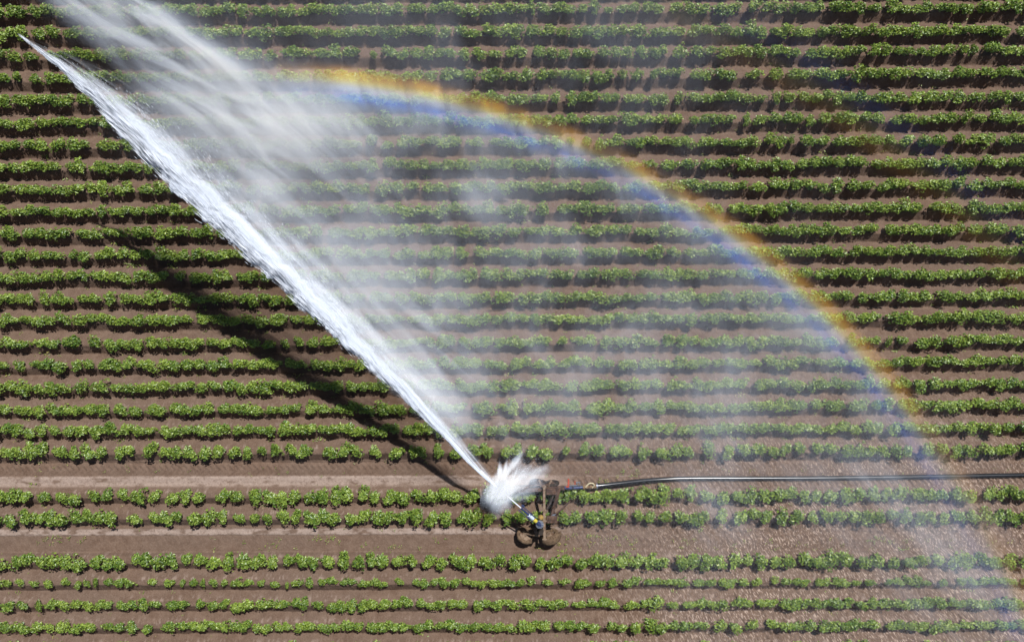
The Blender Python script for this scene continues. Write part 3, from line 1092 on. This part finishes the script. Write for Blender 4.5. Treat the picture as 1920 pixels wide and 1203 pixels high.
def jet():
    P, Wd = spline_arrays()
    n = len(P)
    T = np.gradient(P, axis=0)
    Tn = T / np.linalg.norm(T, axis=1)[:, None]
    right = np.cross(Tn, np.array([0, 0, 1.0]))
    right /= np.linalg.norm(right, axis=1)[:, None]     # horizontal, to the right of the flight direction
    g = np.random.default_rng(3)
    s = np.arange(n) / n

    def jag(ti, seed):
        return ((fbm(ti * 34, ti * 0 + 2, seed, 3) - .5) * .34 + (fbm(ti * 110, ti * 0 + 7, seed + 3, 2) - .5) * .16) * np.clip(ti * 3, 0, 1)

    def sample(N, alo, ahi, skew, seed, clump, thick, length, spread, pw=1.0, sag=.5):
        w = Wd ** pw
        w = w / w.sum()
        i = g.choice(n, N * 4, p=w)
        ti = i / n
        # across the jet: 0 = sharp left edge, 1 = right edge
        a = alo + (ahi - alo) * g.beta(*skew, N * 4)
        nn = .6 * fbm(ti * 15 + a * 1.2, a * 8 - ti * 10, seed, 3) + .4 * fbm(ti * 45, a * 14 - ti * 16, seed + 40, 2)
        keep = g.uniform(0, 1, N * 4) < np.clip((nn - .5) * clump + .45, 0.0, 1)
        i, a, ti = i[keep][:N], a[keep][:N], ti[keep][:N]
        m = len(i)
        off = (a - .5 + jag(ti, 6) * np.clip(1.2 - a, 0, 1)) * Wd[i]
        vert = g.normal(0, .17, m) * Wd[i] * np.clip(1.25 - a, .5, 1.2)
        C = P[i] + right[i] * off[:, None]
        C[:, 2] += vert - np.maximum(a - .45, 0) * Wd[i] * sag
        D = Tn[i] + right[i] * ((a - .2) * spread)[:, None] + g.normal(0, .03, (m, 3))
        sc = np.clip(Wd[i] / .9, .25, 1.2)
        Ln = g.uniform(*length, m) * (0.5 + .6 * sc)
        R = g.uniform(*thick, m) * (.4 + .7 * sc)
        return filaments(C, D, Ln, R)

    def strands(K, per, alo, ahi, skew, thick, length, tight):
        """ropes of threads that peel off the sharp edge and drift to the right as they age"""
        Cs, Ds, Ls, Rs = [], [], [], []
        for q in range(K):
            t0 = g.uniform(.05, .93)
            span = g.uniform(.05, .16)
            a0 = alo + (ahi - alo) * g.beta(*skew)
            dr = g.uniform(.3, 1.3)
            z0 = g.normal(0, .14)
            u = g.uniform(0, 1, per)
            ti = np.clip(t0 + span * u, 0, .998)
            i = (ti * n).astype(int)
            a = a0 + dr * span * u * 2.2 + g.normal(0, tight, per) * (.5 + u)
            C = P[i] + right[i] * ((a - .5 + jag(ti, 6) * np.clip(1.2 - a, 0, 1)) * Wd[i])[:, None]
            C[:, 2] += (z0 + g.normal(0, tight, per)) * Wd[i] + .10 * Wd[i]
            D = Tn[i] + right[i] * (.08 * dr + g.normal(0, .02, per))[:, None] + g.normal(0, .02, (per, 3))
            sc = np.clip(Wd[i] / .9, .25, 1.2)
            Cs.append(C); Ds.append(D)
            Ls.append(g.uniform(*length, per) * (.5 + .6 * sc))
            Rs.append(g.uniform(*thick, per) * (.4 + .7 * sc) * (1.1 - .5 * u))
        return filaments(np.concatenate(Cs), np.concatenate(Ds), np.concatenate(Ls), np.concatenate(Rs))

    # nested sheets: all share the sharp left edge, the outer ones reach farther to the right and hang lower
    tt = np.arange(n) / n
    arc = np.r_[0, np.cumsum(np.linalg.norm(np.diff(P, axis=0), axis=1))]

    def sheet(name, amax, zr, base, lo, hi, seed, parent, fl=.03, fr=.45, col=(.80, .86, .96), grow=1.0, jitter=1.0):
        m = 26
        V, fa, fu, ff = [], [], [], []
        amx = amax * (1 + (grow - 1) * sstep(.1, .7, tt))
        rough = (fbm(tt * 60 + seed * 3.3, tt * 0 + seed, int(seed), 3) - .5)
        for k in range(m):
            ph = 2 * math.pi * k / m
            q = .5 - .5 * math.cos(ph)                 # 0 at the left edge, 1 at the right
            a = q * amx
            off = (a - .5 + jitter * jag(tt, 6) * np.clip(1.1 - a, 0, 1)) * Wd + rough * .10 * Wd * (1 - q) * jitter
            C = P + right * off[:, None]
            C[:, 2] += math.sin(ph) * zr * Wd * (1 + .3 * rough) - np.maximum(a - .4, 0) * Wd * .5
            V.append(C)
            fa.append(a)
            fu.append(arc)
            fade = (fl <= 0 or sstep(0, fl, q)) * (1 - sstep(1 - fr, 1.0, q)) * sstep(0, .012, tt) * (1 - sstep(.90, .995, tt) * .8) * (1 - .38 * sstep(.5, .85, tt))
            ff.append(np.broadcast_to(fade, (n,)))
        V = np.stack(V, 1).reshape(-1, 3)
        idx = np.arange(n * m).reshape(n, m)
        nx = np.roll(idx, -1, axis=1)
        Fq = np.stack([idx[:-1], idx[1:], nx[1:], nx[:-1]], -1).reshape(-1, 4)
        me = np_mesh(name, V, Fq)
        for nm, arr in (('across', fa), ('flow', fu), ('fade', ff)):
            at = me.attributes.new(nm, 'FLOAT', 'POINT')
            at.data.foreach_set('value', np.stack(arr, 1).astype(np.float32).ravel())
        return link(name, me, foam_material(name + '_foam', base, lo, hi, seed, col), parent, smooth=True)

    core = [sample(1800, 0.0, .5, (1.05, 1.9), 1, 3.4, (.003, .009), (.2, .8), .10, 1.0),
            strands(50, 40, 0.0, .4, (1.1, 1.8), (.003, .009), (.3, .9), .03)]
    V, Fc = core[0]
    Fc = np.concatenate([Fc, core[1][1] + len(V)])
    V = np.concatenate([V, core[1][0]])
    # the smooth stream between nozzle and break-up
    t = [gun_tip + gun_dir * .005]
    t += [Vector(P[q]) for q in (4, 10, 18)]
    mb = MB()
    mb.tube(t, [.020, .024, .03, .03], 10)
    V2 = np.array([tuple(v) for v in mb.v])
    tris = []
    for f in mb.f:
        for q in range(1, len(f) - 1):
            tris.append((f[0], f[q], f[q + 1]))
    Fc = np.concatenate([Fc, np.array(tris) + len(V)])
    V = np.concatenate([V, V2])
    o = link('water_jet', np_mesh('water_jet', V, Fc), W_CORE)
    tag(o, 'long white jet of water shooting from the sprinkler gun towards the upper left', 'water jet')
    for name, amax, zr, base, lo, hi, seed, fr, grow in (
            ('water_sheet', .55, .13, 1.5, .34, .52, 1, .55, 1.0),
            ('water_sheet', .80, .19, 1.1, .40, .58, 2, .7, 1.0),
            ('broken_water', 1.10, .24, .92, .43, .62, 3, .75, 1.05),
            ('spray_fringe', 1.6, .30, .58, .44, .66, 4, .9, 1.0),
            ('spray_fringe', 2.1, .40, .28, .46, .70, 5, .95, 1.0)):
        q = sheet(name, amax, zr, base, lo, hi, seed, o, fr=fr, grow=grow)
        q['kind'] = 'stuff'
    V, Fc = sample(3500, -.08, 1.5, (1.1, 3.0), 14, 2.6, (.002, .005), (.05, .20), .22, sag=1.0)
    f2 = link('flying_drops', np_mesh('flying_drops', V, Fc), W_CORE, o)
    f2['kind'] = 'stuff'
    return P, Wd


JP, JW = jet()


def box_mesh(name, x0, x1, y0, y1, z0, z1, m):
    mb = MB()
    mb.box(((x0 + x1) / 2, (y0 + y1) / 2, (z0 + z1) / 2), (x1 - x0, y1 - y0, z1 - z0))
    return mb.build(name, m)


def splash():
    g = np.random.default_rng(12)
    c = np.array(gp(940, 918, 1.85))
    # lobes of the burst: photograph tip, height of tip, spread, share
    lobes = [((936, 872), 2.5, .10, 1.0), ((958, 868), 2.6, .12, 1.0), ((975, 842), 2.9, .09, 1.5), ((988, 866), 2.6, .12, 1.2), ((1008, 868), 2.6, .12, 1.0),
             ((1030, 862), 2.5, .10, .5), ((915, 906), 2.0, .22, .7), ((917, 936), 1.7, .25, .7), ((932, 956), 1.3, .25, .5), ((952, 958), 1.2, .25, .3),
             ((1000, 905), 1.8, .3, 1.3), ((985, 920), 1.6, .3, .7)]
    tot = sum(l[3] for l in lobes)

    def burst(N, r0, r1, thick, length, jit):
        Cs, Ds, Ls, Rs = [], [], [], []
        for (px, py), hz, sp, sh in lobes:
            m = int(N * sh / tot)
            tip = np.array(gp(px, py, hz))
            v = tip - c
            Lv = np.linalg.norm(v)
            q = g.uniform(r0, r1, m) ** 1.3
            e = v[None] / Lv + g.normal(0, sp * jit, (m, 3)) * (1.25 - q)[:, None]
            C = c + e * (q * Lv)[:, None] + g.normal(0, .06, (m, 3))
            Cs.append(C); Ds.append(e + g.normal(0, .1, (m, 3)))
            Ls.append(g.uniform(*length, m) * (.5 + .7 * q))
            Rs.append(g.uniform(*thick, m) * (1.2 - .8 * q))
        return filaments(np.concatenate(Cs), np.concatenate(Ds), np.concatenate(Ls), np.concatenate(Rs))
    V, Fc = burst(500, .0, .8, (.002, .005), (.03, .10), 1.2)
    o = link('water_splash', np_mesh('water_splash', V, Fc), W_CORE)
    tag(o, 'white burst of splashing water beside the sprinkler gun nozzle', 'splash')
    V, Fc = burst(1500, .2, 1.08, (.002, .004), (.02, .08), 1.6)
    f = link('spray_fringe', np_mesh('spray_fringe', V, Fc), W_CORE, o)
    f['kind'] = 'stuff'
    # dense heart of the burst
    q = g.normal(0, 1, (1200, 3)) * np.array([.15, .12, .12]) + c + np.array([-.02, .02, 0])
    V, Fc = filaments(q, q - c + g.normal(0, .1, (1200, 3)), g.uniform(.05, .2, 1200), g.uniform(.004, .012, 1200))
    link('splash_core', np_mesh('splash_core', V, Fc), W_CORE, o)['kind'] = 'stuff'
    # the cloud of fine drops thrown out round it
    m, nt, out = mat('splash_cloud')
    sep = nt.n('ShaderNodeSeparateXYZ')
    nt.link(nt.n('ShaderNodeTexCoord').outputs['Object'], sep.inputs[0])
    X, Y, Z = (E(nt, q) for q in sep.outputs)
    dx, dy = X - float(c[0]), Y - float(c[1])
    rho = (dx * dx + dy * dy).sqrt()
    phi = nt.m('ARCTAN2', dy, dx) / (2 * math.pi) + .5
    ramp = nt.n('ShaderNodeValToRGB')
    ramp.color_ramp.interpolation = 'LINEAR'
    # reach of the burst by direction: (degrees anticlockwise from the right, photograph pixels)
    reach = [(-178, 26), (-160, 30), (-140, 34), (-115, 46), (-100, 50), (-85, 44), (-60, 40), (-40, 30), (-15, 55), (0, 72), (14, 84), (24, 95), (30, 104), (36, 74), (43, 86), (48, 64),
             (55, 70), (60, 82), (65, 94), (70, 62), (75, 50), (80, 60), (86, 44), (94, 56), (104, 34), (125, 28), (150, 30), (178, 26)]
    el = ramp.color_ramp.elements
    while len(el) < len(reach): el.new(.5)
    for e_, (ang, rr) in zip(el, reach):
        e_.position = (ang + 180) / 360
        q = rr / 110
        e_.color = (q, q, q, 1)
    nt.link(phi, ramp.inputs[0])
    wob = nt.noise(nt.comb(dx * 3, dy * 3, Z * 2), 1.0, 3, .6)
    R_ = E(nt, ramp.outputs[0]) * (110 * S) * (.82 + .36 * wob)
    q = rho / R_.max(.05)
    ox, oy = dx + .42, dy + .62
    phi2 = nt.m('ARCTAN2', oy, ox) / (2 * math.pi) + .5
    rho2 = (ox * ox + oy * oy).sqrt()
    ray = nt.noise(nt.comb(phi2 * 62, rho2 * 1.1, Z * .5), 1.0, 4, .62, .35)
    ray = nt.smooth(ray, .37, .63)
    left = nt.smooth(dx, .75, -.15)
    den = nt.smooth(q, 1.02, .45) * (.08 + 1.1 * ray) * (.45 + .75 * left + .35 * nt.smooth(dy, .1, .7)) * (.30 + .70 * nt.smooth(dy, -.65, .05)) * 1.7 + ((dx * dx * .55 + dy * dy * 1.1 - dx * dy * .7) * -17).exp() * 2.6
    zc = (Z - float(c[2]) - rho * .25) / .38
    den = den * (zc * zc * -1).exp()
    v = nt.n('ShaderNodeVolumeScatter')
    v.inputs['Color'].default_value = (.74, .86, 1.05, 1)
    v.inputs['Anisotropy'].default_value = -.5
    nt.link(den, v.inputs['Density'])
    nt.link(v.outputs[0], out.inputs['Volume'])
    try: m.cycles.volume_step_rate = .7
    except Exception: pass
    x0, y0, _ = gp(900, 975, 1.85)
    x1, y1, _ = gp(1055, 820, 1.85)
    b = box_mesh('splash_cloud', x0, x1, y0, y1, 1.0, 3.0, m)
    b.parent = o
    b['kind'] = 'stuff'


splash()


# ------------------------------------------------------------------ mist and rainbow
AXIS = (-399.08 * S, -865.02 * S)      # foot on the ground of the axis of the bow


def cone_angle(nt, X, Y, Z):
    """degrees from the axis of the bow's cone, whose apex stands H above the middle of the field"""
    ax = Vector((AXIS[0], AXIS[1], -H)).normalized()
    dz = Z - H
    dot = X * ax.x + Y * ax.y + dz * ax.z
    ln = (X * X + Y * Y + dz * dz).sqrt()
    return nt.m('ARCCOSINE', dot / ln) * (180 / math.pi)


def mist_material():
    m, nt, out = mat('mist')
    sep = nt.n('ShaderNodeSeparateXYZ')
    co = nt.n('ShaderNodeTexCoord').outputs['Object']
    nt.link(co, sep.inputs[0])
    X, Y, Z = (E(nt, s) for s in sep.outputs)
    zm = 2.2
    d0 = gv(900, 885, zm)
    d1 = gv(200, 200, zm)
    dd = (d1 - d0).normalized()
    U = (X - d0.x) * dd.x + (Y - d0.y) * dd.y          # along the jet
    Vv = (X - d0.x) * dd.y - (Y - d0.y) * dd.x         # to its right, up the field
    streak = nt.noise(nt.comb(U * .17 + Vv * .10, Vv * 1.5, Z * .3), 1.0, 4, .6, .6)
    patch = nt.noise(nt.comb(X * .36, Y * .34, Z * .15), 1.0, 4, .6, .7)
    fall = nt.noise(nt.comb(X * 1.25 + Y * .35, Y * .45, Z * .4), 1.0, 4, .6, 1.1)
    streak = nt.smooth(streak, .36, .68)
    patch = nt.smooth(patch, .40, .66)
    fall = nt.smooth(fall, .36, .70)
    th = cone_angle(nt, X, Y, Z)
    inside = nt.smooth(th, 42.3, 40.6)  # mist thickened within the bow to stand for the light filling it
    # broad drifting cloud right of the jet
    alongfade = nt.smooth(Vv, .05, 1.2)
    dist = nt.m('MULTIPLY', Vv.max(0) * -.045, 1.0).exp()
    broad = alongfade * dist * (.16 + 1.45 * patch * (.45 + .6 * fall)) * (.10 + .90 * inside)
    # veil that hangs just beside the jet
    veil = nt.smooth(Vv, -.25, .5) * (Vv.max(0) * -.85).exp() * nt.smooth(U, .3, 4.0) * nt.smooth(U, 15.0, 7.0) * (.25 + 1.25 * streak)
    # earlier pulses: streaks in the upper left
    c0, c1 = gv(110, -60, zm), gv(640, 260, zm)
    e = (c1 - c0).normalized()
    A = (X - c0.x) * e.x + (Y - c0.y) * e.y
    B = (X - c0.x) * e.y - (Y - c0.y) * e.x
    st2 = nt.noise(nt.comb(A * .24, B * 1.15, Z * .2), 1.0, 4, .62, 1.1)
    st2 = nt.smooth(st2, .40, .64)

    def line(b0, w, a0, a1, amp):
        q = (B - b0) / w
        return (q * q * -1).exp() * nt.smooth(A, a1 + 2.5, a1) * amp
    pulses = line(-.1, .42, 0, 5.0, 1.3) + line(.9, .8, 0, 8.0, .62) + line(2.8, 1.3, 0, 9, .42)
    pulses = pulses * (.16 + 1.3 * st2) * nt.smooth(Vv, .8, 1.8)
    # falling curtain just inside the bow, its brighter light put in as density
    q = (th - 40.6) / 1.5
    curtain = (q * q * -1).exp() * (.25 + .9 * fall) * (.45 + .55 * nt.smooth(Y, -5.0, 3.0)) * nt.smooth(X, -9.0, -4.0)
    low = nt.smooth(Y, -5.2, -1.5)
    dens = broad * .088 * (.05 + .95 * low) + veil * .52 + pulses * .54 + curtain * .075
    # blob of dense drift near the head of the bow
    for (qx, qy, wx, wy_, am) in ((600, 236, .42, 1.3, .40), (480, 205, .45, .9, .34), (380, 165, .6, .9, .20), (905, 362, 1.1, 1.4, .16), (620, 330, .5, .8, .10), (1350, 860, .9, .35, .09), (1630, 915, .5, .55, .11), (1780, 1040, .6, .4, .10)):
        q_ = gv(qx, qy, zm)
        rr_ = ((X - q_.x) * wx) ** 2 + ((Y - q_.y) * wy_) ** 2
        dens = dens + (rr_ * -1).exp() * am * (.15 + 1.1 * streak * (.4 + .6 * fall))
    bc = gv(545, 222, zm)
    r2 = ((X - bc.x) * .35) ** 2 + ((Y - bc.y) * .8) ** 2
    dens = dens + (r2 * -1).exp() * .10 * (.4 + .8 * streak)
    # faint film of drops over the rest of the top of the field
    film = nt.smooth(Y, 3.0, 10.0) * nt.smooth(X, -13.0, -9.0) * nt.smooth(X, 13, 3) * (.3 + .8 * patch) * .045
    dens = dens + film + inside * alongfade * .004
    zf = nt.smooth(Z, .25, 1.0) * nt.smooth(Z, 3.3, 2.4)
    dens = dens * zf
    v = nt.n('ShaderNodeVolumeScatter')
    v.inputs['Color'].default_value = (.76, .86, 1.04, 1)
    v.inputs['Anisotropy'].default_value = -.5
    nt.link(dens, v.inputs['Density'])
    nt.link(v.outputs[0], out.inputs['Volume'])
    try: m.cycles.volume_step_rate = STEP
    except Exception: pass
    return m


STEP = .8
MIST = mist_material()
mx0, mx1 = -17.2, 17.6
o = box_mesh('mist', mx0, mx1, -11.2, 11.4, .2, 3.4, MIST)
tag(o, 'drifting white mist of fine spray between the water jet and the rainbow', 'mist', kind='stuff')


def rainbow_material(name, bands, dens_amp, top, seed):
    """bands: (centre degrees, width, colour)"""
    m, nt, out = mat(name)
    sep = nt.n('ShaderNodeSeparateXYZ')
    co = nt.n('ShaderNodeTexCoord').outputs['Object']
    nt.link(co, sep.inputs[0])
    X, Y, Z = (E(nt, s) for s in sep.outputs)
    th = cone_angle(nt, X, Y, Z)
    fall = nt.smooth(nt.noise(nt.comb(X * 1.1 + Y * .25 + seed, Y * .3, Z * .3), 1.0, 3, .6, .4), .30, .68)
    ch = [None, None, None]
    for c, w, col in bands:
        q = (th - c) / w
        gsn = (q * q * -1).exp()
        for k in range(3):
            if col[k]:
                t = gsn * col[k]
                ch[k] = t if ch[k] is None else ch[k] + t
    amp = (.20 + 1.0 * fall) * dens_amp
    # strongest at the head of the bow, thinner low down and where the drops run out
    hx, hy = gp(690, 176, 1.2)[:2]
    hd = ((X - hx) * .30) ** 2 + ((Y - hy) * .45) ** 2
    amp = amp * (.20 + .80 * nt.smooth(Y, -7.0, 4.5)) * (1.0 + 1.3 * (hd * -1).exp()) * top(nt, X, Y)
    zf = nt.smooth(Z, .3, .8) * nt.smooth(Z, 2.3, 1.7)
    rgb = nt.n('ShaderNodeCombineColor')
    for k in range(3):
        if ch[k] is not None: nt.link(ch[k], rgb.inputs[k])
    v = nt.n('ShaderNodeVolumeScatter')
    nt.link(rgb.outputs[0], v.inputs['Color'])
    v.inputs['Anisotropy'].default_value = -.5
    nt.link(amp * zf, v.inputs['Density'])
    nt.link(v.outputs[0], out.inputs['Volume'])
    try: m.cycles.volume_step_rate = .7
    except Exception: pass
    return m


def bow_mesh(name, th0, th1, phis, z0, z1, material):
    """closed ring sector of air between two cones"""
    ax = Vector((AXIS[0], AXIS[1], -H)).normalized()
    u = ax.cross(Vector((0, 0, 1))).normalized()
    w = u.cross(ax)
    vs, fs = [], []
    for ph in phis:
        for th, z in ((th0, z0), (th1, z0), (th1, z1), (th0, z1)):
            t = math.radians(th)
            d = ax * math.cos(t) + (u * math.cos(ph) + w * math.sin(ph)) * math.sin(t)
            k = (z - H) / d.z
            vs.append(Vector((0, 0, H)) + d * k)
    n = len(phis)
    for i in range(n - 1):
        for k in range(4):
            a, b = i * 4 + k, i * 4 + (k + 1) % 4
            fs.append((a, b, b + 4, a + 4))
    fs.append((3, 2, 1, 0))
    fs.append(tuple((n - 1) * 4 + k for k in range(4)))
    mb = MB()
    mb.add(vs, fs)
    o = mb.build(name, material)
    bm = bmesh.new()
    bm.from_mesh(o.data)
    bmesh.ops.recalc_face_normals(bm, faces=bm.faces[:])
    bm.to_mesh(o.data)
    bm.free()
    return o


def bow_range(th, x0, x1, y0, y1):
    ax = Vector((AXIS[0], AXIS[1], -H)).normalized()
    u = ax.cross(Vector((0, 0, 1))).normalized()
    w = u.cross(ax)
    good = []
    for i in range(720):
        ph = -math.pi + i * math.pi / 360
        t = math.radians(th)
        d = ax * math.cos(t) + (u * math.cos(ph) + w * math.sin(ph)) * math.sin(t)
        if d.z > -.05: continue
        p = Vector((0, 0, H)) + d * (-H / d.z)
        if x0 < p.x < x1 and y0 < p.y < y1: good.append(ph)
    # unwrap
    good.sort()
    if len(good) > 1:
        gapi = max(range(len(good)), key=lambda i: (good[(i + 1) % len(good)] - good[i]) % (2 * math.pi))
        st = good[(gapi + 1) % len(good)]
        good = sorted(((g - st) % (2 * math.pi)) for g in good)
        good = [st + g for g in good]
    return good


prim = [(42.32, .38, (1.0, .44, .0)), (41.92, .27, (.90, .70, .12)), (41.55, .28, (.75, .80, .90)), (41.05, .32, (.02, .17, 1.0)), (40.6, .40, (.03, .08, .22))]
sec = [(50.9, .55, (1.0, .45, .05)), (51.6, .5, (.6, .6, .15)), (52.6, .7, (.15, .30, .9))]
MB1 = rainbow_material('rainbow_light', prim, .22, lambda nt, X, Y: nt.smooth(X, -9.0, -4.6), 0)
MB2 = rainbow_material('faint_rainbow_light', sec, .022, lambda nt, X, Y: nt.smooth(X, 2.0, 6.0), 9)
o = bow_mesh('rainbow', 38.0, 43.4, bow_range(41, -10.5, 18.5, -12, 13), .3, 2.3, MB1)
tag(o, 'bright rainbow arc from orange to blue curving through the spray mist', 'rainbow')
o = bow_mesh('rainbow', 49.6, 54.2, bow_range(52, 1, 18.5, -3, 13), .3, 2.3, MB2)
tag(o, 'very faint second rainbow arc over the upper right rows', 'rainbow')

# ------------------------------------------------------------------ light, sky, camera
w = bpy.data.worlds.new('World')
SC.world = w
w.use_nodes = True
wn = w.node_tree
wn.nodes.clear()
sky = wn.nodes.new('ShaderNodeTexSky')
sky.sky_type = 'NISHITA'
sky.sun_disc = False
sky.sun_elevation = SUN_EL
sky.sun_rotation = math.atan2(SUN_AZ[0], SUN_AZ[1])
bg = wn.nodes.new('ShaderNodeBackground')
bg.inputs['Strength'].default_value = .058
wo = wn.nodes.new('ShaderNodeOutputWorld')
wn.links.new(sky.outputs[0], bg.inputs[0])
wn.links.new(bg.outputs[0], wo.inputs[0])

sl = bpy.data.lights.new('sun', 'SUN')
sl.energy = 5.0
sl.angle = math.radians(.5)
sl.color = (1.0, .975, .94)
so = bpy.data.objects.new('sun', sl)
COL.objects.link(so)
so.location = SUN_DIR * 60
so.rotation_euler = SUN_DIR.to_track_quat('Z', 'Y').to_euler()

cd = bpy.data.cameras.new('camera')
cd.sensor_fit = 'HORIZONTAL'
cd.sensor_width = 36
cd.lens = 36 * F / 1920
cd.clip_end = 3000
cam = bpy.data.objects.new('camera', cd)
COL.objects.link(cam)
cam.location = (0, 0, H)
cam.rotation_euler = (0, 0, 0)
SC.camera = cam

SC.view_settings.view_transform = 'Standard'
SC.view_settings.look = 'None'
SC.view_settings.exposure = .17
SC.view_settings.gamma = 1
SC.render.engine = 'CYCLES'
cy = SC.cycles
cy.max_bounces = 6
cy.diffuse_bounces = 2
cy.glossy_bounces = 2
cy.transmission_bounces = 4
cy.volume_bounces = 1
cy.transparent_max_bounces = 24
cy.caustics_reflective = False
cy.caustics_refractive = False
cy.use_denoising = True
